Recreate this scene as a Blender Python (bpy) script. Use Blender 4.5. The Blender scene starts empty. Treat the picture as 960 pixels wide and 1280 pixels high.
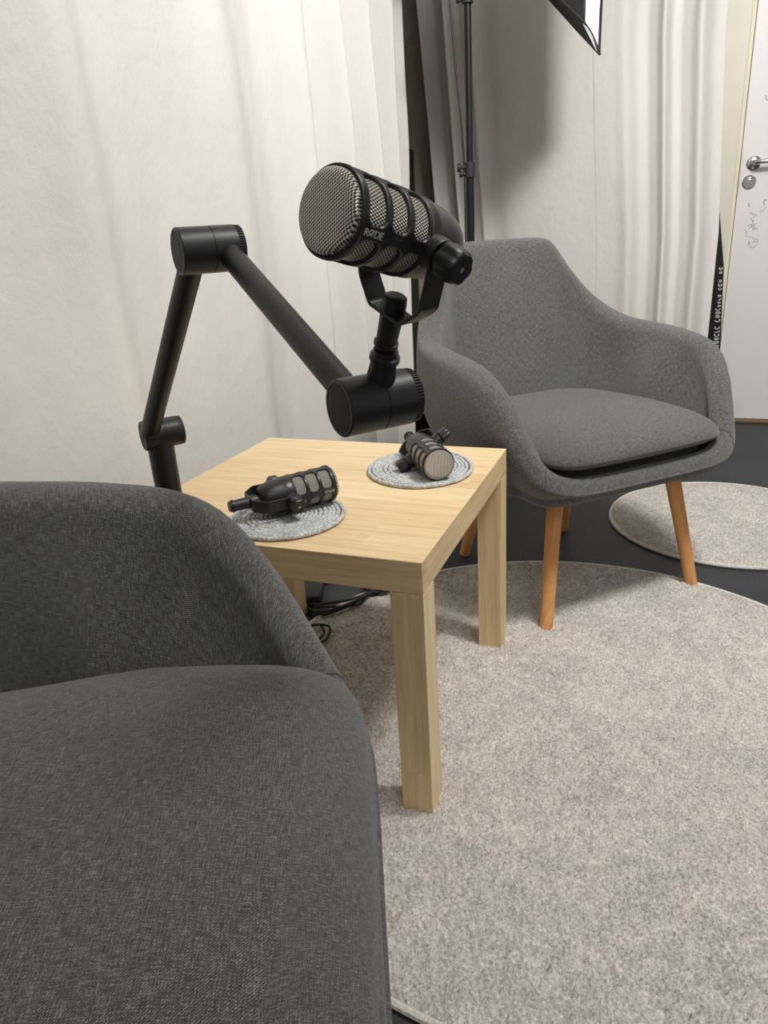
import bpy, math, random
from mathutils import Vector, Matrix, noise
random.seed(7)
SC = bpy.context.scene
COL = SC.collection
PI = math.pi
V = Vector

# ------------------------------------------------------------------ mesh helpers
class MB:
    def __init__(s): s.v = []; s.f = []; s.uv = []; s.mi = []
    def add(s, vs, fs, uvs=None, m=0):
        b = len(s.v); s.v += [tuple(p) for p in vs]
        for i, f in enumerate(fs):
            s.f.append([b + k for k in f]); s.mi.append(m)
            s.uv.append(uvs[i] if uvs else [(0, 0)] * len(f))
    def box(s, lo, hi, grain=None, off=(0, 0), m=0):
        x0, y0, z0 = lo; x1, y1, z1 = hi
        vs = [(x, y, z) for x in (x0, x1) for y in (y0, y1) for z in (z0, z1)]
        fs = [(0, 1, 3, 2), (4, 6, 7, 5), (0, 4, 5, 1), (2, 3, 7, 6), (0, 2, 6, 4), (1, 5, 7, 3)]
        nax = [0, 0, 1, 1, 2, 2]
        uvs = []
        for f, a in zip(fs, nax):
            ax = [k for k in range(3) if k != a]
            if grain is None: g = max(ax, key=lambda k: hi[k] - lo[k])
            else: g = grain if grain in ax else max(ax, key=lambda k: hi[k] - lo[k])
            o = ax[0] if ax[1] == g else ax[1]
            uvs.append([(vs[k][g] + off[0], vs[k][o] + off[1] + a * .37) for k in f])
        s.add(vs, fs, uvs, m)
    def grid(s, P, closed_u=False, closed_v=False, uv=None, flip=False, m=0):
        nu = len(P); nv = len(P[0]); vs = [p for r in P for p in r]; fs = []; uvs = []
        for i in range(nu if closed_u else nu - 1):
            for k in range(nv if closed_v else nv - 1):
                i2 = (i + 1) % nu; k2 = (k + 1) % nv
                q = [(i, k), (i2, k), (i2, k2), (i, k2)]
                if uv: uq = [uv[i][k], uv[i + 1][k], uv[i + 1][k + 1], uv[i][k + 1]]
                else: uq = [(0, 0)] * 4
                if flip: q = q[::-1]; uq = uq[::-1]
                fs.append([a * nv + b for a, b in q]); uvs.append(uq)
        s.add(vs, fs, uvs, m)
    def lathe(s, prof, seg=48, o=(0, 0, 0), a=(0, 0, 1), cap=True, m=0, rfun=None):
        o = V(o); a = V(a).normalized()
        t = V((0, 0, 1)) if abs(a.z) < .9 else V((1, 0, 0))
        u = a.cross(t).normalized(); w = a.cross(u)
        P = []; U = []
        L = 0
        for n, (x, r) in enumerate(prof):
            if n: L += math.hypot(x - prof[n - 1][0], r - prof[n - 1][1])
            row = []; ur = []
            for k in range(seg):
                th = 2 * PI * k / seg; rr = r if rfun is None else rfun(x, th, r)
                row.append(o + a * x + (u * math.cos(th) + w * math.sin(th)) * rr); ur.append((th * .03, L))
            ur.append((2 * PI * .03, L)); P.append(row); U.append(ur)
        s.grid(P, closed_v=True, uv=U, m=m)
        if cap:
            b = len(s.v) - seg * len(prof)
            for row, fl in ((0, True), (len(prof) - 1, False)):
                idx = [b + row * seg + k for k in range(seg)]
                if prof[row][1] > 1e-6:
                    s.f.append(idx[::-1] if not fl else idx); s.mi.append(m); s.uv.append([(0, 0)] * seg)
    def tube(s, pts, r, seg=12, closed=False, m=0):
        pts = [V(p) for p in pts]; n = len(pts); P = []
        up = V((0, 0, 1)); pu = None
        for i in range(n):
            a = pts[(i + 1) % n] - pts[i - 1] if closed else pts[min(i + 1, n - 1)] - pts[max(i - 1, 0)]
            a.normalize()
            if pu is None:
                t = up if abs(a.z) < .9 else V((1, 0, 0)); u = a.cross(t).normalized()
            else: u = (pu - a * pu.dot(a)).normalized()
            pu = u; w = a.cross(u); rr = r[i] if isinstance(r, (list, tuple)) else r
            P.append([pts[i] + (u * math.cos(2 * PI * k / seg) + w * math.sin(2 * PI * k / seg)) * rr for k in range(seg)])
        s.grid(P, closed_u=closed, closed_v=True, m=m)
        if not closed:
            b = len(s.v) - seg * n
            s.f.append([b + k for k in range(seg)]); s.f.append([b + (n - 1) * seg + k for k in range(seg)][::-1])
            s.uv += [[(0, 0)] * seg] * 2; s.mi += [m, m]
    def prism(s, poly, h0, h1, fr):   # poly in (a,b), extruded along c ; fr = (origin,a,b,c)
        o, a, b, c = [V(q) for q in fr]; n = len(poly)
        vs = [o + a * p[0] + b * p[1] + c * h for h in (h0, h1) for p in poly]
        fs = [list(range(n))[::-1], [n + k for k in range(n)]] + [[k, (k + 1) % n, n + (k + 1) % n, n + k] for k in range(n)]
        s.add(vs, fs)
    def build(s, name, mats, parent=None, smooth=True, bevel=0, auto=35, seg=3):
        me = bpy.data.meshes.new(name); me.from_pydata(s.v, [], s.f); 
        ul = me.uv_layers.new(name='UVMap'); flat = [c for f in s.uv for p in f for c in p]
        ul.data.foreach_set('uv', flat)
        if not isinstance(mats, (list, tuple)): mats = [mats]
        for m in mats: me.materials.append(m)
        me.polygons.foreach_set('material_index', s.mi)
        me.polygons.foreach_set('use_smooth', [smooth] * len(me.polygons))
        import bmesh
        bm = bmesh.new(); bm.from_mesh(me); bmesh.ops.remove_doubles(bm, verts=bm.verts, dist=1e-6)
        bmesh.ops.recalc_face_normals(bm, faces=bm.faces)
        if smooth and auto:
            for e in bm.edges:
                if len(e.link_faces) == 2 and e.calc_face_angle(0) > math.radians(auto): e.smooth = False
        bm.to_mesh(me); bm.free(); me.update()
        o = bpy.data.objects.new(name, me); COL.objects.link(o)
        if parent: o.parent = parent
        if bevel:
            b = o.modifiers.new('bevel', 'BEVEL'); b.width = bevel; b.segments = seg; b.limit_method = 'ANGLE'; b.harden_normals = False
        return o

def tag(o, label, cat, group=None):
    o['label'] = label; o['category'] = cat
    if group: o['group'] = group
    return o
def empty(name, loc, rz=0):
    o = bpy.data.objects.new(name, None); COL.objects.link(o); o.location = loc; o.rotation_euler = (0, 0, rz)
    o.empty_display_size = .05
    return o
def struct(o, label=None):
    o['kind'] = 'structure'
    if label: o['label'] = label
    return o
def copy_tree(o, parent=None):
    c = o.copy(); COL.objects.link(c)
    if parent: c.parent = parent
    for ch in list(o.children): copy_tree(ch, c)
    return c

# ------------------------------------------------------------------ materials
def srgb(r, g, b):
    f = lambda c: (c / 255 / 12.92) if c / 255 <= .04045 else ((c / 255 + .055) / 1.055) ** 2.4
    return (f(r), f(g), f(b), 1)
class NT:
    def __init__(s, name, rough=.5, metal=0, color=(.5, .5, .5, 1), spec=.5):
        s.m = bpy.data.materials.new(name); s.m.use_nodes = True; s.t = s.m.node_tree; s.b = s.t.nodes['Principled BSDF']
        s.b.inputs['Roughness'].default_value = rough; s.b.inputs['Metallic'].default_value = metal
        s.b.inputs['Base Color'].default_value = color; s.b.inputs['Specular IOR Level'].default_value = spec
    def n(s, t, **kw):
        nd = s.t.nodes.new(t)
        for k, v in kw.items():
            if k in nd.inputs: nd.inputs[k].default_value = v
            else: setattr(nd, k, v)
        return nd
    def l(s, a, b): s.t.links.new(a, b)
    def coord(s, kind='Object', scale=(1, 1, 1), rot=(0, 0, 0)):
        c = s.n('ShaderNodeTexCoord'); m = s.n('ShaderNodeMapping'); m.inputs['Scale'].default_value = scale; m.inputs['Rotation'].default_value = rot
        s.l(c.outputs[kind], m.inputs['Vector']); return m.outputs['Vector']
    def noise(s, vec, scale, detail=3, rough=.5):
        nd = s.n('ShaderNodeTexNoise'); nd.inputs['Scale'].default_value = scale; nd.inputs['Detail'].default_value = detail; nd.inputs['Roughness'].default_value = rough
        s.l(vec, nd.inputs['Vector']); return nd.outputs['Fac']
    def ramp(s, fac, stops):
        r = s.n('ShaderNodeValToRGB'); e = r.color_ramp.elements
        while len(e) < len(stops): e.new(.5)
        for el, (p, c) in zip(e, stops): el.position = p; el.color = c if len(c) == 4 else (*c, 1)
        s.l(fac, r.inputs['Fac']); return r.outputs['Color']
    def math(s, op, a, b=None, clamp=False):
        m = s.n('ShaderNodeMath'); m.operation = op; m.use_clamp = clamp
        for i, x in enumerate((a, b)):
            if x is None: continue
            if isinstance(x, (int, float)): m.inputs[i].default_value = x
            else: s.l(x, m.inputs[i])
        return m.outputs[0]
    def mix(s, fac, a, b, bt='MIX'):
        m = s.n('ShaderNodeMix'); m.data_type = 'RGBA'; m.blend_type = bt
        for sock, x in ((m.inputs['Factor'], fac), (m.inputs[6], a), (m.inputs[7], b)):
            if isinstance(x, (int, float, tuple)): sock.default_value = x
            else: s.l(x, sock)
        return m.outputs[2]
    def bump(s, h, strength=.3, dist=.001):
        b = s.n('ShaderNodeBump'); b.inputs['Strength'].default_value = strength; b.inputs['Distance'].default_value = dist
        s.l(h, b.inputs['Height']); s.l(b.outputs['Normal'], s.b.inputs['Normal'])
    def col(s, c): s.l(c, s.b.inputs['Base Color'])

def m_fabric():
    t = NT('grey_woven_fabric', rough=.95, spec=.15)
    ca = t.noise(t.coord('UV', (90, 1100, 1)), 1, 3, .6)
    cb = t.noise(t.coord('UV', (1100, 90, 1)), 1, 3, .6)
    fine = t.noise(t.coord('UV', (900, 900, 1)), 1, 2, .6)
    h = t.math('MULTIPLY', t.math('ADD', t.math('ADD', ca, cb), fine), 1 / 3)
    big = t.noise(t.coord('Object'), 6, 3, .5)
    tw = t.n('ShaderNodeTexWave'); tw.wave_type = 'BANDS'; tw.bands_direction = 'DIAGONAL'; tw.inputs['Scale'].default_value = 1; tw.inputs['Distortion'].default_value = 2.2; tw.inputs['Detail Scale'].default_value = .6
    t.l(t.coord('UV', (300, 300, 1)), tw.inputs['Vector'])
    h2 = t.math('ADD', t.math('ADD', h, t.math('MULTIPLY', t.math('SUBTRACT', tw.outputs['Fac'], .5), .085)), t.math('MULTIPLY', t.math('SUBTRACT', big, .5), .05))
    t.col(t.ramp(h2, [(.35, (.014, .014, .014)), (.5, (.074, .0735, .0705)), (.65, (.31, .305, .29))]))
    t.bump(t.math('ADD', h, t.math('MULTIPLY', tw.outputs['Fac'], .12)), .7, .0015)
    t.b.inputs['Sheen Weight'].default_value = .25; t.b.inputs['Sheen Roughness'].default_value = .6
    return t.m
def m_wood(name, c0, c1, c2, stave=.085, rough=.45, gs=1.0):
    t = NT(name, rough=rough, spec=.4)
    uvn = t.n('ShaderNodeTexCoord'); oi = t.n('ShaderNodeObjectInfo')
    sep = t.n('ShaderNodeSeparateXYZ'); t.l(uvn.outputs['UV'], sep.inputs[0])
    st = t.math('FLOOR', t.math('MULTIPLY', sep.outputs['Y'], 1 / stave))
    wn = t.n('ShaderNodeTexWhiteNoise'); wn.noise_dimensions = '2D'
    seg = t.math('FLOOR', t.math('ADD', t.math('MULTIPLY', sep.outputs['X'], 1.3), t.math('MULTIPLY', st, .37)))
    cb = t.n('ShaderNodeCombineXYZ'); t.l(st, cb.inputs[0]); t.l(seg, cb.inputs[1]); t.l(cb.outputs[0], wn.inputs['Vector'])
    ad = t.n('ShaderNodeVectorMath'); ad.operation = 'ADD'; t.l(uvn.outputs['UV'], ad.inputs[0])
    cm = t.n('ShaderNodeCombineXYZ'); t.l(t.math('MULTIPLY', wn.outputs['Value'], 7.0), cm.inputs[0]); t.l(t.math('MULTIPLY', oi.outputs['Random'], 5), cm.inputs[2]); t.l(cm.outputs[0], ad.inputs[1])
    mp = t.n('ShaderNodeMapping'); mp.inputs['Scale'].default_value = (5 * gs, 95 * gs, 1); t.l(ad.outputs[0], mp.inputs['Vector'])
    g = t.noise(mp.outputs[0], 1, 5, .62)
    mp2 = t.n('ShaderNodeMapping'); mp2.inputs['Scale'].default_value = (14 * gs, 620 * gs, 1); t.l(ad.outputs[0], mp2.inputs['Vector'])
    g2 = t.noise(mp2.outputs[0], 1, 3, .6)
    f = t.math('ADD', t.math('ADD', t.math('MULTIPLY', g, .6), t.math('MULTIPLY', g2, .3)), t.math('MULTIPLY', t.math('SUBTRACT', wn.outputs['Value'], .35), .16))
    t.col(t.ramp(f, [(.28, c0), (.48, c1), (.68, c2)]))
    t.bump(g2, .12, .0006)
    return t.m
def m_simple(name, c, rough=.5, metal=0, spec=.5, nscale=None, namp=.15, bump=0, bscale=800):
    t = NT(name, rough, metal, (*c[:3], 1), spec)
    v = t.coord('Object')
    if nscale:
        f = t.noise(v, nscale, 4, .6)
        lo = tuple(x * (1 - namp) for x in c[:3]); hi = tuple(min(1, x * (1 + namp)) for x in c[:3])
        t.col(t.ramp(f, [(.3, lo), (.7, hi)]))
    if bump: t.bump(t.noise(v, bscale, 2, .5), bump, .0006)
    return t.m
def m_rug(name, c):
    t = NT(name, rough=1, spec=.05)
    v = t.coord('Object')
    f1 = t.noise(v, 240, 3, .7); f2 = t.noise(v, 45, 3, .6); f3 = t.noise(v, 7, 3, .6)
    f = t.math('ADD', t.math('ADD', t.math('MULTIPLY', f1, .68), t.math('MULTIPLY', f2, .2)), t.math('MULTIPLY', f3, .12))
    t.col(t.ramp(f, [(.34, tuple(x * .5 for x in c)), (.49, c), (.62, tuple(min(1, x * 1.5) for x in c))]))
    t.bump(f, .8, .006)
    t.b.inputs['Sheen Weight'].default_value = .2
    return t.m
def m_curtain():
    t = NT('off_white_curtain_cloth', rough=.9, spec=.15)
    v = t.coord('Object', (1, 1, .35))
    f = t.noise(v, 4, 4, .55); fine = t.noise(t.coord('Object'), 420, 2, .6); mid = t.noise(t.coord('Object', (1, 1, .6)), 22, 4, .6)
    t.col(t.ramp(f, [(.3, srgb(216, 213, 205)[:3]), (.7, srgb(224, 221, 214)[:3])]))
    h = t.math('ADD', t.math('MULTIPLY', mid, 3.0), t.math('MULTIPLY', fine, .35))
    t.bump(h, .35, .004)
    return t.m
def m_grille():
    t = NT('champagne_wire_mesh', rough=.4, metal=.45)
    c = t.n('ShaderNodeTexCoord'); sep = t.n('ShaderNodeSeparateXYZ'); t.l(c.outputs['UV'], sep.inputs[0])
    fr = 2 * PI / .0023
    a = t.math('SINE', t.math('MULTIPLY', sep.outputs['X'], fr)); 
    st = t.math('MULTIPLY', t.math('FLOOR', t.math('MULTIPLY', sep.outputs['Y'], 1 / .0019)), PI)
    a = t.math('SINE', t.math('ADD', t.math('MULTIPLY', sep.outputs['X'], fr), st))
    b = t.math('SINE', t.math('MULTIPLY', sep.outputs['Y'], 2 * PI / .0019))
    h = t.math('MULTIPLY', t.math('ADD', a, t.math('ABSOLUTE', b)), .5)
    t.col(t.ramp(h, [(.0, (.03, .026, .02)), (.35, (.42, .375, .305)), (.8, (.90, .84, .74))]))
    t.bump(h, .9, .0009)
    return t.m
def m_crochet():
    t = NT('grey_crocheted_wool', rough=1, spec=.05)
    v = t.coord('Object')
    f = t.noise(v, 260, 3, .7); g = t.noise(v, 40, 2, .5)
    t.col(t.ramp(t.math('ADD', t.math('MULTIPLY', f, .8), t.math('MULTIPLY', g, .2)), [(.34, (.26, .265, .26)), (.5, (.50, .505, .50)), (.64, (.76, .76, .74))]))
    t.bump(f, .9, .002)
    return t.m
M = {}
M['fabric'] = m_fabric()
M['oak'] = m_wood('pale_oak_veneer', srgb(206, 172, 126)[:3], srgb(226, 197, 152)[:3], srgb(240, 217, 178)[:3])
M['beech'] = m_wood('orange_beech', srgb(190, 128, 72)[:3], srgb(214, 152, 92)[:3], srgb(228, 172, 112)[:3], stave=2, gs=.8)
M['curtain'] = m_curtain()
M['black_metal'] = m_simple('satin_black_metal', (.012, .012, .013), .42, .0, .5, 300, .15, .05)
M['black_body'] = m_simple('matte_black_paint', (.014, .014, .015), .36, .0, .5, 300, .2, .08, 1500)
M['black_cap'] = m_simple('dull_black_cap', (.02, .02, .021), .6, 0, .4, 200, .1)
M['grille'] = m_grille()
M['grey_print'] = m_simple('grey_print', (.42, .42, .42), .5)
M['gold'] = m_simple('brass_dot', (.55, .47, .22), .3, .9)
M['crochet'] = m_crochet()
M['rug'] = m_rug('taupe_shag_pile', srgb(203, 195, 186)[:3])
M['rug_edge'] = m_simple('rug_binding', srgb(214, 208, 196)[:3], .95, 0, .1, 300, .3, .5, 500)
def m_floor():
    t = NT('dark_vinyl_floor', rough=.55, spec=.3)
    f = t.noise(t.coord('Object'), 240, 3, .6); g = t.noise(t.coord('Object'), 5, 3, .5)
    t.col(t.ramp(t.math('ADD', t.math('MULTIPLY', f, .8), t.math('MULTIPLY', g, .2)), [(.35, (.022, .024, .028)), (.5, (.034, .036, .041)), (.68, (.07, .072, .078))]))
    t.bump(f, .15, .001); return t.m
M['floor'] = m_floor()
M['wall'] = m_simple('painted_wall', srgb(160, 154, 138)[:3], .85, 0, .2, 30, .05, .1, 200)
M['ceiling'] = m_simple('ceiling_paint', srgb(205, 203, 196)[:3], .9, 0, .2, 30, .03)
M['door'] = m_simple('white_door_laminate', srgb(226, 222, 219)[:3], .45, 0, .4, 3, .02)
M['frame'] = m_simple('cream_frame_paint', srgb(220, 214, 196)[:3], .5, 0, .4, 10, .03)
M['frame_edge'] = m_simple('yellowed_cream_edge', srgb(226, 218, 190)[:3], .5, 0, .4, 10, .03)
M['brass'] = m_simple('dull_brass_strip', srgb(120, 104, 70)[:3], .45, .6)
M['steel'] = m_simple('polished_steel', (.62, .61, .59), .18, 1.0)
M['pencil'] = m_simple('grey_scribble', srgb(140, 138, 136)[:3], .8)
M['pole'] = m_simple('black_pole_coating', (.004, .004, .005), .5, 0, .3, 60, .2)
M['olive'] = m_simple('dark_olive_board', srgb(62, 64, 54)[:3], .8, 0, .2, 12, .12)
M['rubber'] = m_simple('black_rubber', (.01, .01, .01), .55, 0, .4, 100, .2)
M['softbox_cloth'] = m_simple('black_nylon', (.008, .008, .009), .5, 0, .4, 60, .3, .3, 30)
M['banner'] = m_simple('black_banner', (.006, .007, .009), .5, 0, .3, 20, .2)
M['banner_print'] = m_simple('white_banner_print', (.7, .7, .7), .6)
def m_diffuser():
    t = NT('lit_white_diffuser', rough=.8, color=(.85, .85, .87, 1))
    f = t.noise(t.coord('Object', (1, 1, .3)), 5, 2, .5)
    t.l(t.ramp(f, [(.3, (.92, .93, .97)), (.7, (1, 1, 1))]), t.b.inputs['Emission Color']); t.b.inputs['Emission Strength'].default_value = .55
    return t.m
M['diffuser'] = m_diffuser()

# ------------------------------------------------------------------ curves
def catmull(pts, n):
    out = []; m = len(pts)
    for i in range(m - 1):
        p0 = pts[max(i - 1, 0)]; p1 = pts[i]; p2 = pts[i + 1]; p3 = pts[min(i + 2, m - 1)]
        for k in range(n):
            t = k / n
            out.append(tuple(.5 * ((2 * b) + (-a + c) * t + (2 * a - 5 * b + 4 * c - d) * t * t + (-a + 3 * b - 3 * c + d) * t ** 3) for a, b, c, d in zip(p0, p1, p2, p3)))
    out.append(tuple(pts[-1])); return out

# ------------------------------------------------------------------ armchair (local: y forward, x to its right-hand side)
def superell(th, ax, ay, n):
    c, s_ = math.cos(th), math.sin(th)
    return (ax * math.copysign(abs(c) ** (2 / n), c), ay * math.copysign(abs(s_) ** (2 / n), s_))
def make_chair(label, group, loc, rz):
    t = tag(empty('armchair', loc, rz), label, 'chair', group)
    # x, y, rim height, half thickness
    K = [(0, .262, .370, .024), (.11, .262, .370, .024), (.195, .257, .376, .025), (.244, .238, .404, .026), (.270, .207, .466, .028), (.291, .165, .540, .030),
         (.308, .110, .588, .032), (.309, .030, .607, .032), (.306, -.070, .617, .031), (.292, -.165, .630, .030), (.254, -.240, .678, .029),
         (.208, -.288, .752, .029), (.175, -.318, .815, .029), (.142, -.330, .834, .029), (.070, -.338, .838, .029), (0, -.340, .839, .029)]
    half = catmull(K, 5)
    full = half + [(-x, y, h, w) for x, y, h, w in half[-2:0:-1]]
    N = len(full); NT_ = 18; NC = 7
    P = []; U = []; arc = 0
    seam_lines = {}
    for i, (x, y, h, w) in enumerate(full):
        a = full[i - 1]; b = full[(i + 1) % N]
        tx, ty = b[0] - a[0], b[1] - a[1]; L = math.hypot(tx, ty) or 1
        n = V((-ty / L, tx / L, 0))
        if n.dot(V((x, y + .03, 0))) < 0: n = -n
        if i: arc += math.hypot(x - full[i - 1][0], y - full[i - 1][1])
        yb = max(y, -.262)
        B = V((x * .80, (yb + .02) * .84 - .02, .333)); R = V((x, y, h - w))
        frontness = max(0, min(1, (y - .18) / .06))
        B = B.lerp(V((x * .97, y * .955, .333)), frontness * .8)
        arm = max(0, 1 - abs(y) / .25) * min(1, abs(x) / .28)
        bulge = .006 + .017 * arm
        def C(s_):
            e = 1 - (1 - s_) ** 2.1
            return V((B.x + (R.x - B.x) * e, B.y + (R.y - B.y) * (e if y > -.2 else s_ ** .9), B.z + (R.z - B.z) * s_)) + n * bulge * math.sin(PI * s_)
        row = []
        for k in range(NT_): row.append(C(k / (NT_ - 1)) + n * w)
        top = C(1)
        for k in range(1, NC): 
            q = PI * k / NC; row.append(top + n * w * math.cos(q) + V((0, 0, 1)) * w * math.sin(q))
        ci0 = C(0) - n * w; ci1 = C(1) - n * w; soft = arm * (1 - frontness) ** .5
        for k in range(NT_):
            q = 1 - k / (NT_ - 1)
            flat = C(q) - n * w
            full_ = ci0.lerp(ci1, q ** .85) - n * .020 * math.sin(PI * q ** .8)
            row.append(flat.lerp(full_, soft))
        bot = C(0)
        for k in range(1, NC):
            q = PI * k / NC; row.append(bot - n * w * math.cos(q) - V((0, 0, 1)) * w * math.sin(q))
        P.append(row); seam_lines[i] = row
        v = 0; ur = [(arc, 0)]
        for k in range(1, len(row) + 1):
            v += (V(row[k % len(row)]) - V(row[k - 1])).length; ur.append((arc, v))
        U.append(ur)
    U.append([(arc + .01, q[1]) for q in U[0]])
    mb = MB(); mb.grid(P, closed_u=True, closed_v=True, uv=U)
    mb.build('shell', M['fabric'], t)
    # seat platform inside the shell
    mb = MB(); plat = []
    for z, k in ((.318, .0), (.312, .5), (.314, .9), (.322, 1), (.362, 1), (.368, .9), (.368, 0)):
        plat.append([V((superell(2 * PI * q / 64, .262, .25, 4)[0] * k, superell(2 * PI * q / 64, .262, .245, 4)[1] * k - .005, z)) for q in range(64)])
    Up = [[(p.x, p.y) for p in r + [r[0]]] for r in plat]
    mb.grid(plat, closed_v=True, uv=Up)
    mb.build('seat_base', M['fabric'], t)
    # seams on the front corners
    for i in (15, N - 15):
        row = seam_lines[i]; mb = MB(); mb.tube([row[k] for k in range(0, NT_ + NC)], .0013, 6); mb.build('seam', M['fabric'], t)
    # cushion
    mb = MB(); P = []; U = []
    def plan(th, k):
        x, y = superell(th, .252, .258, 3.8 + 2.8 * max(0, math.sin(th)))
        wid = 1 - .16 * max(0, (-y + .05) / .3)
        return V((x * wid * k, y * k + .018 + .010 * max(0, y / .258) * (1 - (x / .25) ** 2), 0))
    NA = 128
    radii = [0, .12, .25, .38, .5, .6, .7, .78, .84, .89, .93, .96, .985, 1.0]
    rows = [(k, .408 + .055 * (1 - k ** 4.2) ** .62 + .004 * (1 - k * k)) for k in radii] + [(1.0, .405), (.985, .399), (.95, .392), (.8, .375), (.4, .372), (0, .372)]
    for k, z in rows:
        r = []
        for q in range(NA):
            th = 2 * PI * q / NA; p = plan(th, k)
            r.append(V((p.x, p.y, z + (.0025 * noise.noise(V((p.x * 9, p.y * 9, 1))) if z > .405 else 0))))
        P.append(r); sgn = 1 if z > .4 else -1
        U.append([(p.x + (abs(z - .46) if k > .8 else 0) * p.x / .25, p.y + (abs(z - .46) if k > .8 else 0) * p.y / .25) for p in r + [r[0]]])
    mb.grid(P, closed_v=True, uv=U); mb.build('seat_cushion', M['fabric'], t)
    for fx, fy, tx, ty in ((.22, .222, .165, .17), (-.22, .222, -.165, .17), (.173, -.232, .13, -.155), (-.173, -.232, -.13, -.155)):
        mb = MB(); f = V((fx, fy, .004)); tp = V((tx, ty, .318)); a = (tp - f)
        L = a.length; mb.lathe([(0, .0125), (.002, .0145), (L * .5, .0165), (L, .0185)], 28, f, a); lg = mb.build('leg', M['beech'], t)
        me = lg.data; ul = me.uv_layers[0].data
        for lp in me.loops:
            co = me.vertices[lp.vertex_index].co; ul[lp.index].uv = (co.z, math.atan2(co.y - fy, co.x - fx) * .012)
        mb = MB(); mb.box((tx - .022, ty - .022, .292), (tx + .022, ty + .022, .316)); mb.build('leg_bracket', M['black_cap'], t, bevel=.003)
    return t
C2 = V((.925, -.078, 0)); chair_far = make_chair('grey fabric armchair facing us beyond the table, its seat cushion in full view', 'grey tub armchairs', C2, math.radians(225 - 90))
chair_near = copy_tree(chair_far); chair_near.location = (-.570, .156, 0); chair_near.rotation_euler = (0, 0, math.radians(-156.3)); chair_near.scale = (1.02, 1.02, 1.052)
chair_near['label'] = 'grey fabric armchair filling the lower left corner, cropped by the photo edge'

# ------------------------------------------------------------------ table
tb = tag(empty('side_table', (.275, .275, 0)), 'square pale oak side table with thick top and four square legs', 'table')
mb = MB(); mb.box((-.275, -.275, .40), (.275, .275, .45), grain=1); mb.build('tabletop', M['oak'], tb, bevel=.0012, smooth=False)
for i, (sx, sy) in enumerate(((-1, -1), (1, -1), (1, 1), (-1, 1))):
    x0 = -.275 if sx < 0 else .225; y0 = -.275 if sy < 0 else .225
    mb = MB(); mb.box((x0, y0, .0), (x0 + .05, y0 + .05, .3995), grain=2, off=(i * .4, i * .2 + .03)); mb.build('leg', M['oak'], tb, bevel=.001, smooth=False)

# ------------------------------------------------------------------ rugs
def make_rug(cx, cy, R, h, label, step=.0034, seed=0, edge=True):
    root = tag(empty('round_rug', (cx, cy, 0)), label, 'rug')
    mb = MB(); n = int(2 * R / step); P = []
    for i in range(n + 1):
        row = []
        for k in range(n + 1):
            ii = i + (random.uniform(-.38, .38) if 0 < i < n else 0); kk = k + (random.uniform(-.38, .38) if 0 < k < n else 0)
            u = 2 * ii / n - 1; v = 2 * kk / n - 1
            x = R * u * math.sqrt(1 - v * v / 2); y = R * v * math.sqrt(1 - u * u / 2)
            rr = math.hypot(x, y); th = math.atan2(y, x)
            if rr > R - .012:
                q = 1 + .004 * noise.noise(V((math.cos(th) * 50, math.sin(th) * 50, seed))) / R; x *= q; y *= q
            z = h * .8 + .0035 * noise.noise(V((x * 95, y * 95, seed))) + .0042 * noise.noise(V((x * 210, y * 210, seed + 9))) + .003 * noise.noise(V((x * 18, y * 18, seed + 5))) + random.uniform(-.0022, .0022)
            ed = max(0, R - rr)
            if ed < .014: z *= max(0.12, math.sqrt(max(0, 1 - (1 - ed / .014) ** 2)))
            row.append((x, y, max(z, .0006)))
        P.append(row)
    mb.grid(P); mb.build('pile', M['rug'], root, auto=0)
    mb = MB(); pts = []
    for k in range(220):
        th = 2 * PI * k / 220; pts.append(((R + .001) * math.cos(th), (R + .001) * math.sin(th), .0057))
    mb.tube(pts, .0055, 8, closed=True); mb.build('binding', M['rug_edge'], root)
    return root
make_rug(.335, -.157, .640, .014, 'large round grey-beige shag rug under the oak table')
make_rug(1.385, -.493, .332, .012, 'small round grey-beige rug on the dark floor behind the far armchair', seed=9)

# ------------------------------------------------------------------ crocheted coasters
def make_coaster(cx, cy, rx, ry, rz, label):
    root = tag(empty('crocheted_coaster', (cx, cy, .4502), rz), label, 'coaster', 'crocheted grey mats on the table')
    mb = MB(); n = 13
    pts = []; tot = 0
    steps = 46 * n
    for k in range(steps + 1):
        u = k / steps; th = 2 * PI * n * u; r = u
        w = 1 + .012 * math.sin(3 * th / n + 1)
        wig = .0007 * math.sin(th * 22)
        pts.append((rx * r * math.cos(th) * w + wig, ry * r * math.sin(th) * w - wig, .0042 + .0006 * math.sin(k * 2.1)))
    mb.tube(pts, [(.0041 if i % 2 else .0036) for i in range(len(pts))], 7)
    mb.lathe([(0, .2), (.003, .2)], 8, m=0) if False else None
    mb.build('crocheted_rope', M['crochet'], root, auto=0)
    return root
COA = make_coaster(.105, .265, .094, .094, 0, 'round grey crocheted mat near the boom arm clamp, under a lying microphone')
COB = make_coaster(.385, .132, .112, .100, .5, 'round grey crocheted mat at the far end of the table top')

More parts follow.
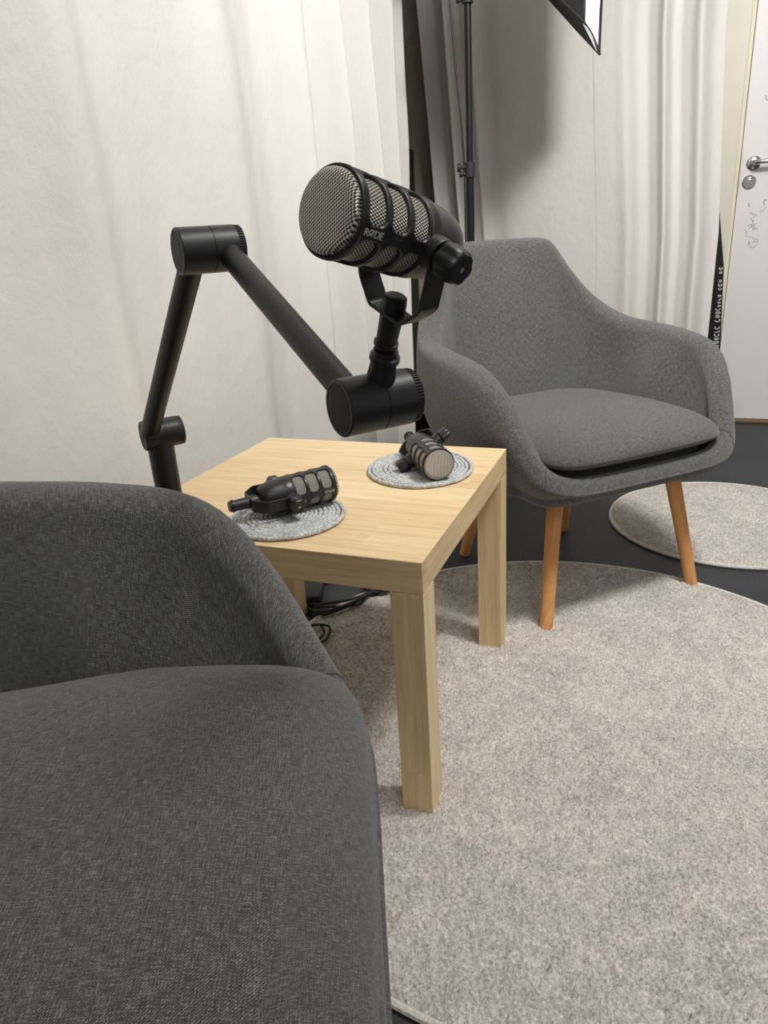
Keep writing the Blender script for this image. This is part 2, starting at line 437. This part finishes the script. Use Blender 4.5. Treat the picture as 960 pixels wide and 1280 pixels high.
# ------------------------------------------------------------------ microphone (local x = front, y = pivot axis)
def rr_sdf(u, v, hu, hv, r):
    du = abs(u) - hu + r; dv = abs(v) - hv + r
    return math.hypot(max(du, 0), max(dv, 0)) + min(max(du, dv), 0) - r
def smooth(a, b, x):
    x = max(0, min(1, (x - a) / (b - a))); return x * x * (3 - 2 * x)
def mic_meshes():
    out = {}
    # grille
    mb = MB(); P = []; U = []; seg = 96
    prof = [(.003, .0272), (.0760, .0272), (.0795, .0275), (.0820, .0271), (.0838, .0257), (.0846, .0236), (.0850, .019), (.0854, .012), (.0856, .006), (.0856, .0001)]
    for i, (x, r) in enumerate(prof[:3]):
        P.append([V((x, r * math.cos(2 * PI * k / seg), r * math.sin(2 * PI * k / seg))) for k in range(seg)])
        U.append([(2 * PI * k / seg * .0265, x) for k in range(seg + 1)])
    mb.grid(P, closed_v=True, uv=U); P = []; U = []
    for i, (x, r) in enumerate(prof[2:]):
        P.append([V((x, r * math.cos(2 * PI * k / seg), r * math.sin(2 * PI * k / seg))) for k in range(seg)])
        U.append([(r * math.cos(2 * PI * k / seg), r * math.sin(2 * PI * k / seg)) for k in range(seg + 1)])
    mb.grid(P, closed_v=True, uv=U); out['grille'] = mb
    # cage + housing as one height field
    mb = MB(); seg = 288; P = []
    prof = [(-.0440, .0001), (-.0440, .013), (-.0435, .0165), (-.0420, .0195), (-.0390, .0222), (-.0340, .0243), (-.0280, .0258), (-.0200, .0269), (-.0100, .0277), (-.0040, .0288), (-.0015, .0292)]
    xs = [.0005 + i * .00075 for i in range(int(.0775 / .00075) + 1)]
    wins = [(.0638, .0086), (.0413, .0086), (.0188, .0086)]
    for x, r in prof: P.append([V((x, r * math.cos(2 * PI * k / seg), r * math.sin(2 * PI * k / seg))) for k in range(seg)])
    for x in xs:
        row = []
        for k in range(seg):
            th = 2 * PI * k / seg
            r = .0291 + .0010 * math.exp(-((x - .0765) / .0022) ** 2)
            dmin = 9
            for wx, hw in wins:
                # windows between bars at 0, 90, 180, 270 degrees
                loc = ((th + PI / 4) % (PI / 2)) - PI / 4
                arc_c = (th % (PI / 2)) - PI / 4
                dmin = min(dmin, rr_sdf(x - wx, arc_c * .0285, hw, math.radians(35.5) * .0285, .0060))
            r += .0007 * (1 - smooth(.0, .0035, abs(dmin - .0012)))
            r = r * smooth(-.0012, .0004, dmin) + .0252 * (1 - smooth(-.0012, .0004, dmin))
            row.append(V((x, r * math.cos(th), r * math.sin(th))))
        P.append(row)
    for x, r in ((.0790, .0298), (.0795, .0291), (.0793, .0284), (.078, .0274), (.074, .0262)):
        P.append([V((x, r * math.cos(2 * PI * k / seg), r * math.sin(2 * PI * k / seg))) for k in range(seg)])
    mb.grid(P, closed_v=True); out['cage'] = mb
    # side bosses
    # yoke strap (plane: y across, -x back), width along z
    mb = MB(); th_ = .0028; hw = .0100
    path = [(.012, .0355), (-.004, .0355), (-.036, .0355), (-.043, .0345), (-.056, .0225), (-.0600, .0180), (-.0605, .0130), (-.0605, 0)]
    path = catmull(path[:3], 3)[:-1] + catmull(path[2:], 4)
    full = path + [(x, -y) for x, y in path[-2::-1]]
    rows = []; n = len(full)
    for i, (x, y) in enumerate(full):
        a = full[max(i - 1, 0)]; b = full[min(i + 1, n - 1)]; L = math.hypot(b[0] - a[0], b[1] - a[1]); nx, ny = -(b[1] - a[1]) / L, (b[0] - a[0]) / L
        w_ = hw * (1 if 2 < i < n - 3 else (.55 + .15 * min(i, n - 1 - i)))
        rows.append([V((x + nx * th_ / 2 * s_, y + ny * th_ / 2 * s_, w_ * z)) for s_, z in ((1, -1), (1, 1), (-1, 1), (-1, -1))])
    mb.grid(rows, closed_v=True)
    b = len(mb.v) - 4 * n
    mb.f += [[b, b + 1, b + 2, b + 3], [len(mb.v) - 1, len(mb.v) - 2, len(mb.v) - 3, len(mb.v) - 4]]; mb.uv += [[(0, 0)] * 4] * 2; mb.mi += [0, 0]
    out['yoke'] = mb
    mb = MB()
    mb.lathe([(-.0470, .0001), (-.0470, .0084), (-.0478, .0094), (-.054, .0100), (-.0600, .0100), (-.068, .0094), (-.086, .0087), (-.0865, .0102), (-.0895, .0102), (-.090, .0085), (-.093, .0085), (-.094, .0078), (-.094, .0001)], 40, (0, 0, 0), (1, 0, 0))
    out['stem'] = mb
    def knob(s_):
        mb = MB()
        mb.lathe([(.0265, .0130), (.0355, .0130), (.0375, .0126)], 32, (0, 0, 0), (0, s_, 0))
        fl = lambda x, th, r: r * (1 - .10 * (abs(math.sin(3 * th)) ** 4))
        mb.lathe([(.0375, .0100), (.0390, .0118), (.0410, .0138), (.0510, .0132), (.0560, .0124), (.0575, .0108), (.0576, .0001)], 60, (0, 0, 0), (0, s_, 0), rfun=fl)
        return mb
    out['knobR'] = knob(1); out['knobL'] = knob(-1)
    d = MB(); d.lathe([(.0570, .0020), (.0580, .0020), (.0582, .0001)], 16, (0, 0, 0), (0, 1, 0)); out['dot'] = d
    return out
def text_mesh(name, body, size, mat, parent, wrap=None, extr=.0002, bold=.0):
    cu = bpy.data.curves.new('t', 'FONT'); cu.body = body; cu.size = size; cu.align_x = 'CENTER'; cu.align_y = 'CENTER'; cu.extrude = extr; cu.offset = bold
    o = bpy.data.objects.new('t', cu); COL.objects.link(o); dg = bpy.context.evaluated_depsgraph_get(); dg.update()
    me = bpy.data.meshes.new_from_object(o.evaluated_get(dg)); bpy.data.objects.remove(o)
    me.name = name; me.materials.clear(); me.materials.append(mat)
    if wrap:
        for v in me.vertices: v.co = wrap(v.co)
    r = bpy.data.objects.new(name, me); COL.objects.link(r); r.parent = parent
    return r
MM = mic_meshes(); _first = []
def make_mic(label, group, origin, a, k, yoke_dir, flip=False):
    a = V(a).normalized(); k = V(k); k = (k - a * k.dot(a)).normalized(); w = a.cross(k)
    root = tag(empty('podcast_microphone', (0, 0, 0)), label, 'microphone', group)
    root.matrix_world = Matrix(((a.x, k.x, w.x, origin[0]), (a.y, k.y, w.y, origin[1]), (a.z, k.z, w.z, origin[2]), (0, 0, 0, 1)))
    if not _first:
        g = MM['grille'].build('wire_grille', M['grille'], root, auto=50)
        c = MM['cage'].build('cage_body', M['black_body'], root, auto=60)
        def wrap(co):
            # reads along the body, from the front ring backwards, on the bar at the pivot side
            ax = .0655 - co.x; ar = co.y; th = ar / .0296
            rr = .0301 + co.z
            return V((ax, math.cos(th) * rr, math.sin(th) * rr))
        tx = text_mesh('printed_name', 'RØDE', .0066, M['grey_print'], root, wrap, bold=.00012)
        tx['label'] = 'light grey printed letters'
        kr = MM['knobR'].build('tilt_knob', M['black_body'], root, auto=40); kl = MM['knobL'].build('tilt_knob', M['black_body'], root, auto=40)
        dt = MM['dot'].build('brass_rivet', M['gold'], kr); dt['label'] = 'small brass dot at the knob end'
        y = MM['yoke'].build('yoke', M['black_metal'], root, bevel=.0006, auto=40); st = MM['stem'].build('threaded_stem', M['black_metal'], y, auto=40)
        _first.append(root)
    else:
        for ch in _first[0].children:
            copy_tree(ch, root)
    y = [c for c in root.children if c.name.startswith('yoke')][0]
    dv = V(yoke_dir).normalized(); dx, dz = dv.dot(a), dv.dot(w)
    # rotate local -x onto (dx,dz) about y
    ang = math.atan2(dz, -dx); y.rotation_euler = (0, ang, 0)
    return root
PIV = V((-.2963, -.1043, .8649))
YD = V((.2340, .3312, -.9141))
make_mic('large close microphone with round wire grille, mounted on the boom arm', 'black podcast microphones', PIV, (-.9098, .3449, .2309), (-.43, -.80, -.41), YD)
zt = .4595
make_mic('small black microphone lying on the nearer mat, stem pointing left', 'black podcast microphones', (.116, .268, zt + .029), (.775, -.632, .02), (-.632, -.775, -.10), (-.775, .632, .0))
make_mic('small black microphone on the far mat, its round pale end facing us', 'black podcast microphones', (.374, .117, zt + .0325), (-.80, -.60, -.06), (.51, -.64, .50), (.80, .60, .06))

# ------------------------------------------------------------------ boom arm
J = V((-.7862, .6179, 0))      # hinge axis, pointing to the photo's left
J3 = V((-.2626, -.0566, .7333)); J1 = V((-.1142, .1909, .8635)); J0 = V((.0252, .4142, .6086))
HALF = .0185
arm = tag(empty('microphone_boom_arm', (.032, .400, .4502)), 'black jointed boom arm clamped to the table edge, holding the large microphone', 'microphone arm')
def wp(p): return V(p) - V(arm.location)
def joint(c, r, hl, name='hinge_joint', knurl=True):
    c = wp(c); mb = MB()
    pr = [(-hl + .0085, .0001), (-hl + .0085, r), (-.0007, r), (-.0004, r - .0006), (.0004, r - .0006), (.0007, r), (hl - .0012, r), (hl, r - .0012), (hl, r - .0035), (hl - .0008, r - .0037), (hl - .0008, .0001)]
    mb.lathe(pr, 72, c, J); j = mb.build(name, M['black_metal'], arm, auto=30)
    mb = MB(); mb.lathe([(hl - .0015, r - .0040), (hl - .0003, r - .0042), (hl - .0001, r - .006), (hl - .0001, .0001)], 64, c, J); mb.build('end_cap', M['black_cap'], j)
    mb = MB(); n = 54
    fl = lambda x, th, rr: rr - (.0011 if math.sin(th * n) > 0 else 0)
    mb.lathe([(-hl, .0001), (-hl, r - .003), (-hl + .001, r - .0008), (-hl + .0075, r - .0004), (-hl + .0088, r - .0004)], n * 8, c, J, rfun=fl if knurl else None)
    mb.build('knurled_ring', M['black_cap'], j, auto=30)
    return j
joint(J3, .0247, .0365); joint(J1, .0247, .0360); joint(J0, .0222, .0300, knurl=False)
def rod(p, q, r, name):
    p, q = wp(p), wp(q); mb = MB(); L = (q - p).length
    mb.lathe([(0, r * .9), (.002, r), (L - .002, r), (L, r * .9)], 40, p, q - p); return mb.build(name, M['black_metal'], arm, auto=30)
rod(J1 - J * .0175, J3 + J * .0175, .0133, 'upper_arm')
rod(J0 + J * .0200, J1 + J * .0165, .0136, 'lower_arm')
PB = J0 + J * .006; PB = V((PB.x, PB.y, 0))
mb = MB(); mb.lathe([(.470, .0190), (.472, .0195), (.600, .0195), (.602, .0180), (.621, .0165)], 40, wp(V((PB.x, PB.y, 0))), (0, 0, 1)); mb.build('post', M['black_metal'], arm, auto=30)
# clamp: top plate, spine, lower jaw, screw
mb = MB(); cx, cy = PB.x, PB.y
o = wp(V((cx, cy, 0)))
E_ = -arm.location.x      # table edge, in the arm's own frame
mb.box((E_ - .032, o.y - .024, .0002), (o.x + .030, o.y + .024, .0190))
mb.box((E_ - .032, o.y - .020, -.085), (E_ - .004, o.y + .020, .0185)); mb.box((E_ - .034, o.y - .020, -.092), (E_ + .045, o.y + .020, -.080))
mb.build('table_clamp', M['black_metal'], arm, bevel=.002, smooth=False)
mb = MB(); mb.lathe([(-.115, .013), (-.100, .013), (-.0995, .005), (-.056, .005), (-.0555, .014), (-.0510, .014)], 32, (E_ + .025, o.y, 0), (0, 0, 1)); mb.build('clamp_screw', M['black_metal'], arm)
# adapter from the last joint to the microphone stem
ydn = YD.normalized(); tip = PIV + ydn * .0935; base = J3 - J * .0005
mb = MB(); p, q = wp(base), wp(tip); L = (q - p).length
mb.lathe([(0, .0118), (L * .52, .0122), (L * .80, .0108), (L * .82, .0128), (L * .90, .0128), (L * .92, .0108), (L, .0104)], 40, p, q - p)
mb.build('microphone_adapter', M['black_body'], arm, auto=30)

# ------------------------------------------------------------------ room
def wallbox(name, lo, hi, mat, label=None):
    mb = MB(); mb.box(lo, hi); return struct(mb.build(name, mat, smooth=False), label)
wallbox('floor', (-3.2, -3.6, -.06), (2.75, 1.12, 0), M['floor'], 'dark charcoal vinyl floor')
wallbox('ceiling', (-3.2, -3.6, 2.7), (2.75, 1.12, 2.76), M['ceiling'])
wallbox('wall_left', (-3.2, 1.02, 0), (2.75, 1.12, 2.7), M['wall'])
wallbox('wall_back', (2.63, -.30, 0), (2.75, 1.02, 2.7), M['wall'], 'wall behind the curtains')
wallbox('wall_right', (2.63, -3.6, 0), (2.75, -1.45, 2.7), M['ceiling'])
wallbox('wall_upper', (2.63, -1.45, 2.12), (2.75, -.30, 2.7), M['ceiling'])
dr = struct(empty('door_1', (2.62, -.95, 0)), 'white door with a steel lever handle')
mb = MB(); mb.box((.0, -.44, .012), (.045, .449, 2.05)); mb.build('door_leaf', M['door'], dr, bevel=.002, smooth=False)
fr = MB(); fr.box((-.035, .466, 0), (.10, .645, 2.14)); fr.box((-.035, -.60, 0), (.10, -.445, 2.14)); fr.box((-.035, -.60, 2.056), (.10, .645, 2.16)); f_ = fr.build('door_frame', M['frame'], dr, bevel=.004, smooth=False)
fr = MB(); fr.box((-.020, .4525, 0), (.08, .4655, 2.056)); e_ = fr.build('frame_stop', M['frame_edge'], f_, bevel=.001, smooth=False)
mb = MB(); mb.box((-.0205, .4490, .93), (.03, .4530, 1.10)); mb.build('strike_plate', M['brass'], f_, smooth=False)
mb = MB(); mb.box((-.040, -.445, .0005), (.06, .4415, .011)); mb.build('threshold', M['brass'], dr, bevel=.002, smooth=False)
hy = .402
mb = MB(); mb.lathe([(0, .0255), (.005, .0255), (.0075, .022), (.009, .011), (.040, .0105), (.043, .010), (.0435, .0001)], 36, (-.0002, hy, 1.045), (-1, 0, 0))
mb.tube([(-.036, hy, 1.045), (-.050, hy - .006, 1.045), (-.054, hy - .022, 1.045), (-.054, hy - .06, 1.045), (-.053, hy - .120, 1.045)], [.0098, .0098, .0092, .0088, .0085], 16)
hd = mb.build('door_handle', M['steel'], dr, auto=40)
mb = MB(); mb.lathe([(0, .0250), (.006, .0250), (.0085, .0225), (.0085, .0165), (.0065, .0155), (.0065, .0105), (.0105, .0095), (.0105, .0001)], 36, (-.0002, hy + .008, .977), (-1, 0, 0)); mb.build('key_rosette', M['steel'], dr, auto=30)
mb = MB()
def squig(y, z, s_, seed, n=9):
    r = random.Random(seed); pts = []; py, pz = y, z
    for i in range(n):
        pts.append((-.0006, py, pz)); py += r.uniform(-.010, .006) * s_; pz += r.uniform(-.012, .010) * s_
    mb.tube(catmull(pts, 3), .0007, 5)
for i, (y, z, s_) in enumerate(((.395, .86, 1), (.390, .845, .8), (.345, .885, 1), (.355, .865, .8), (.405, .80, 1.2), (.392, .80, 1), (.400, .815, .9), (.385, .755, .9), (.372, .75, .8), (.378, .735, .8), (.295, .80, 1.3), (.300, .78, 1), (.365, 1.30, 1.2), (.345, 1.30, 1), (.40, .895, .6))): squig(y, z, s_, i + 3)
mb.build('pencil_scribble', M['pencil'], dr)

# olive board in the corner gap
mb = MB(); mb.box((2.30, .86, 0), (2.60, .90, 1.22)); ob = mb.build('leaning_board', M['olive'], bevel=.003, smooth=False); tag(ob, 'dark olive board standing upright in the gap between the two curtains', 'board')
# black banner by the door frame
bn = tag(empty('banner', (2.545, -.465, 0)), 'narrow black banner with white vertical lettering between curtain and door frame', 'banner')
mb = MB(); poly = [(-.050, 0), (.085, 0), (.075, .55), (.052, .80), (.036, .96), (.030, .90), (-.012, .66), (-.034, .30)]
mb.prism(poly, -.004, .004, ((0, 0, 0), (0, 1, 0), (0, 0, 1), (1, 0, 0))); mb.build('banner_sheet', M['banner'], bn, smooth=False)
mb = MB(); r = random.Random(4); z = .31
while z < .66:
    h = r.uniform(.007, .013); x0 = -.026 + (z - .31) * .055
    if r.random() > .12:
        sg = .020 if z < .50 else .013
        mb.box((-.0052, x0, z), (-.0041, x0 + .004, z + h)); mb.box((-.0052, x0 + sg - .004, z), (-.0041, x0 + sg, z + h * r.choice((1, .5)))); mb.box((-.0052, x0, z), (-.0041, x0 + sg, z + .003))
        if r.random() > .4: mb.box((-.0052, x0 + .002, z + h - .003), (-.0041, x0 + sg - .002, z + h))
    z += h + .005
mb.build('white_lettering', M['banner_print'], bn, smooth=False)

# ------------------------------------------------------------------ curtains
def fold(ph): return math.sin(ph) + .28 * math.sin(2 * ph + .9) + .12 * math.sin(3 * ph + 2)
def curtain(name, label, n_s, z0, z1, n_z, P, thick=.003):
    mb = MB(); rows = []
    for i in range(n_s + 1):
        rows.append([P(i / n_s, z0 + (z1 - z0) * k / n_z) for k in range(n_z + 1)])
    mb.grid(rows); o = mb.build(name, M['curtain'], auto=0)
    s_ = o.modifiers.new('solid', 'SOLIDIFY'); s_.thickness = thick; s_.offset = 0
    return tag(o, label, 'curtain', 'off-white floor-length curtains')
def PA(u, z):
    x = -1.0 + 2.955 * u
    q = max(0, (x - .9) / 1.17)
    ph = 2 * PI * (2.1 * (x + 1.0) + 2.9 * q ** 1.6 + .18 * noise.noise(V((x * 1.1, z * .5, 0))) + .10 * (z - 1) * (1 - q))
    amp = (.022 + .048 * min(1, q * 1.5)) * (1.12 - .12 * z)
    amp *= .75 + .5 * (noise.noise(V((x * 1.3, z * .7, 3))) + .5)
    wr = .006 * noise.noise(V((x * 5, z * 3, 7))) + .024 * noise.noise(V((x * 2.4 + z * 1.0, z * 1.0, 11)))
    y = .735 + amp * fold(ph) + wr
    if x > 1.0: x -= .05 * (1.2 - min(z, 1.6)) * q
    return V((x, y, z))
CA = curtain('curtain', 'long off-white curtain on the left, behind the boom arm', 620, .015, 2.62, 90, PA)
def PBc(u, z):
    # starts at the corner side, runs to the door frame
    yL = .70 + .075 * max(-.2, min(1.2, (z - .66) / 1.08)); yR = -.395 - .045 * max(0, min(1, (1.5 - z) / .7))
    y = yL + (yR - yL) * u
    ph = 2 * PI * (2.2 * smooth(0, .3, u) + .8 * u + 2.1 * smooth(.66, 1, u) + .15 * noise.noise(V((u * 2, z * .5, 20))))
    amp = .016 + .020 * (smooth(.0, .25, .3 - u) + smooth(.55, .85, u) * .75) 
    if .15 < u < .6: amp *= .8
    x = 2.44 + amp * fold(ph) + .006 * noise.noise(V((u * 7, z * 2.5, 31)))
    return V((x, y, z))
CB = curtain('curtain', 'off-white curtain across the back, between corner gap and door', 420, .015, 2.62, 80, PBc)
mb = MB(); mb.tube([(-1.05, .735, 2.655), (2.12, .735, 2.655)], .012, 12); mb.build('curtain_rail', M['steel']).name = 'curtain_rail'
tag(bpy.data.objects['curtain_rail'], 'steel rail along the left wall from which the left curtain hangs', 'curtain rail')
mb = MB(); mb.tube([(2.44, .80, 2.655), (2.44, -.42, 2.655)], .012, 12); r2 = mb.build('curtain_rail', M['steel']); tag(r2, 'steel rail along the back wall above the back curtain', 'curtain rail')

# ------------------------------------------------------------------ light stand and softbox
PX, PY = 1.63, .347
ls = tag(empty('light_stand', (PX, PY, 0)), 'thin black light stand pole rising behind the far armchair', 'light stand')
mb = MB(); mb.lathe([(.10, .0125), (1.045, .0125)], 24); mb.build('lower_tube', M['pole'], ls)
mb = MB(); mb.lathe([(1.02, .0105), (1.52, .0105)], 24); mb.build('middle_tube', M['pole'], ls)
mb = MB(); mb.lathe([(1.50, .0085), (1.70, .0085)], 24); mb.build('upper_tube', M['pole'], ls)
for z in (1.045, 1.515):
    mb = MB(); mb.lathe([(z - .022, .0165), (z + .022, .0165)], 24); mb.lathe([(0, .006), (.030, .006), (.031, .013), (.040, .013)], 16, (0, 0, z + .008), (-.36, .93, 0)); mb.lathe([(0, .006), (.024, .006), (.025, .009), (.034, .009)], 16, (0, 0, z - .012), (-.36, .93, 0)); mb.build('clamp_collar', M['black_cap'], ls, auto=30)
mb = MB(); mb.lathe([(.36, .019), (.39, .019)], 24); mb.build('tripod_collar', M['black_cap'], ls)
for k in range(3):
    an = math.radians(-78 + 120 * k); c_, s_ = math.cos(an), math.sin(an)
    mb = MB(); mb.tube([(c_ * .02, s_ * .02, .375), (c_ * .40, s_ * .40, .014)], .009, 10); mb.tube([(c_ * .018, s_ * .018, .12), (c_ * .22, s_ * .22, .185)], .006, 8); lg = mb.build('tripod_leg', M['pole'], ls)
    mb = MB(); mb.lathe([(0, .012), (.022, .012)], 12, (c_ * .40, s_ * .40, .002), (0, 0, 1)); mb.build('rubber_foot', M['rubber'], lg)
# cable
mb = MB(); cp = [(PX - .03, PY + .095, 2.3), (PX - .02, PY + .075, 1.85), (PX - .015, PY + .055, 1.55), (PX - .01, PY + .035, 1.30), (PX - .006, PY + .018, 1.08), (PX - .004, PY + .016, .80), (PX + .01, PY + .02, .40), (PX + .03, PY + .06, .06), (PX + .1, PY + .16, .006), (PX + .3, PY + .25, .006)]
cb_ = mb.tube(catmull(cp, 6), .0032, 8); cb_ = mb.build('power_cable', M['rubber']); tag(cb_, 'thin black cable hanging down beside the light stand pole', 'cable')
# softbox: front face in plane y = YF, facing -y
YF = -.010; x0, x1 = 1.505, 1.945; z0, z1 = 1.369, 2.17; ap = V((PX, PY - .02, 1.79))
sb = tag(empty('softbox', ap), 'black softbox light with a white diffuser, its lower corner showing at the top edge', 'softbox')
def lp(x, y, z): return V((x, y, z)) - ap
mb = MB(); n = 10; rings = []
def rim(s_, bow):
    pts = []
    cs = [(x0, z0), (x1, z0), (x1, z1), (x0, z1)]
    for c in range(4):
        a = cs[c]; b = cs[(c + 1) % 4]
        for k in range(n):
            t_ = k / n; x = a[0] + (b[0] - a[0]) * t_; z = a[1] + (b[1] - a[1]) * t_
            cxm, czm = (x0 + x1) / 2, (z0 + z1) / 2; sag = 1 - bow * math.sin(PI * t_)
            x = cxm + (x - cxm) * (s_[0]) * sag; z = czm + (z - czm) * s_[0] * sag
            pts.append(lp(x + (ap.x - cxm) * (1 - s_[0]), s_[1], z + (ap.z - czm) * (1 - s_[0])))
    return pts
prof = [(1.0, YF), (1.0, YF + .006), (.85, YF + .07), (.68, YF + .14), (.50, YF + .21), (.34, YF + .28), (.18, YF + .345)]
P = [rim(p_, .02 + .02 * i) for i, p_ in enumerate(prof)]
mb.grid(P, closed_v=True); sh = mb.build('shell', M['softbox_cloth'], sb, auto=30); so = sh.modifiers.new('s', 'SOLIDIFY'); so.thickness = .003
mb = MB(); rows = []
for i in range(9):
    rows.append([lp(x0 + .004 + (x1 - x0 - .008) * i / 8, YF + .008 - .035 * math.sin(PI * i / 8) * math.sin(PI * k / 12), z0 + .004 + (z1 - z0 - .008) * k / 12) for k in range(13)])
mb.grid(rows); mb.build('diffuser', M['diffuser'], sb)
for cx_, cz_ in ((x0, z0), (x1, z0), (x1, z1), (x0, z1)):
    mb = MB(); mb.tube([lp(cx_, YF, cz_), lp(ap.x + (cx_ - ap.x) * .18, YF + .345, ap.z + (cz_ - ap.z) * .18)], .004, 8); mb.build('rib', M['black_metal'], sb)
mb = MB(); mb.lathe([(0, .075), (.02, .075), (.022, .055), (.12, .055), (.13, .045)], 32, (0, -.01, 0), (0, 1, 0)); mb.lathe([(-.10, .012), (-.05, .014)], 16); mb.build('lamp_head', M['black_cap'], sb, auto=30)

# black equipment bag behind the far chair, and cables on the floor
mb = MB(); P = []
for i, (z, k) in enumerate(((.0, .0), (.0, .92), (.02, 1), (.2, 1.02), (.36, .96), (.43, .80), (.455, .5), (.46, 0))):
    P.append([V((superell(2 * PI * q / 48, .12, .22, 4)[0] * k + .006 * noise.noise(V((q * .3, z * 9, 0))), superell(2 * PI * q / 48, .12, .22, 4)[1] * k, z)) for q in range(48)])
mb.grid(P, closed_v=True); bg = mb.build('equipment_bag', M['softbox_cloth'], auto=50); bg.location = (2.20, .50, .0015); bg.rotation_euler = (0, 0, 0)
tag(bg, 'black fabric bag standing on the floor behind the far armchair', 'bag')
def cable(label, seed, cx, cy, n, rx, ry, r=.0032):
    rg = random.Random(seed); pts = []
    ph = rg.uniform(0, 6)
    for i in range(n):
        an = ph + i * 2 * PI / 7 ; k = rg.uniform(.6, 1.1); pts.append((cx + rx * k * math.cos(an), cy + ry * k * math.sin(an), .0035 + (.016 if math.hypot(cx + rx * k * math.cos(an) - .335, cy + ry * k * math.sin(an) + .157) < .655 else 0) + .004 * (i % 3)))
    mb = MB(); mb.tube(catmull(pts, 7), r, 8); o = mb.build('floor_cable', M['rubber']); return tag(o, label, 'cable', 'loose black cables on the floor')
cable('tangle of black cable behind the table leg on the dark floor', 3, .66, .45, 34, .13, .10)
cable('black cable coil at the rug edge below the table', 8, .70, .36, 20, .06, .05)
cable('small loop of black cable on the floor beside the near armchair', 12, .42, .42, 15, .06, .04, .0028)
mb = MB(); mb.box((-.14, -.035, 0), (.14, .035, .028)); ps = mb.build('power_strip', M['black_cap'], bevel=.006, seg=3); ps.location = (.705, .56, .001); ps.rotation_euler = (0, 0, .35)
tag(ps, 'dark power strip among the floor cables under the table', 'power strip')

# ------------------------------------------------------------------ lights
def area(name, loc, target, size, power, color=(1, 1, 1), sy=None):
    l = bpy.data.lights.new(name, 'AREA'); l.energy = power; l.color = color; l.shape = 'RECTANGLE'; l.size = size; l.size_y = sy or size
    o = bpy.data.objects.new(name, l); COL.objects.link(o); o.location = loc
    o.rotation_euler = (V(target) - V(loc)).to_track_quat('-Z', 'Y').to_euler(); return o
area('key_softbox_light', (.30, -.70, 2.12), (2.6, 0, 1.0), .32, 31, (1.0, 1.0, .99), .32)
area('overhead_fill', (.10, -.75, 2.66), (.12, -.70, 0), .6, 13.5, (1.0, 1.0, .99), .6)  # added fill from above to brighten table and rug, no actual fixture
area('camera_side_fill', (-1.4, -1.0, 2.45), (-.2, .3, .5), 1.2, 8.5, (1.0, 1.0, .99), .8)  # broad fill added behind the camera for the near chair and front faces
W = bpy.data.worlds.new('room_air'); SC.world = W; W.use_nodes = True
W.node_tree.nodes['Background'].inputs[0].default_value = (1.0, 1.0, .99, 1); W.node_tree.nodes['Background'].inputs[1].default_value = .25

# ------------------------------------------------------------------ camera
cam = bpy.data.cameras.new('camera'); co = bpy.data.objects.new('camera', cam); COL.objects.link(co)
cam.sensor_fit = 'VERTICAL'; cam.sensor_height = 24; cam.lens = 887.64 * 24 / 1280; cam.clip_start = .02
R = ((.35776906, .35923493, -.86194638), (-.93189154, .07821156, -.35420491), (-.0598286, .92996409, .36274967))
co.matrix_world = Matrix([(*R[0], -.82398), (*R[1], -.28814), (*R[2], .866926), (0, 0, 0, 1)])
SC.camera = co
SC.view_settings.view_transform = 'Standard'; SC.view_settings.look = 'None'; SC.view_settings.gamma = 1; SC.view_settings.use_curve_mapping = False
SC.view_settings.exposure = .36
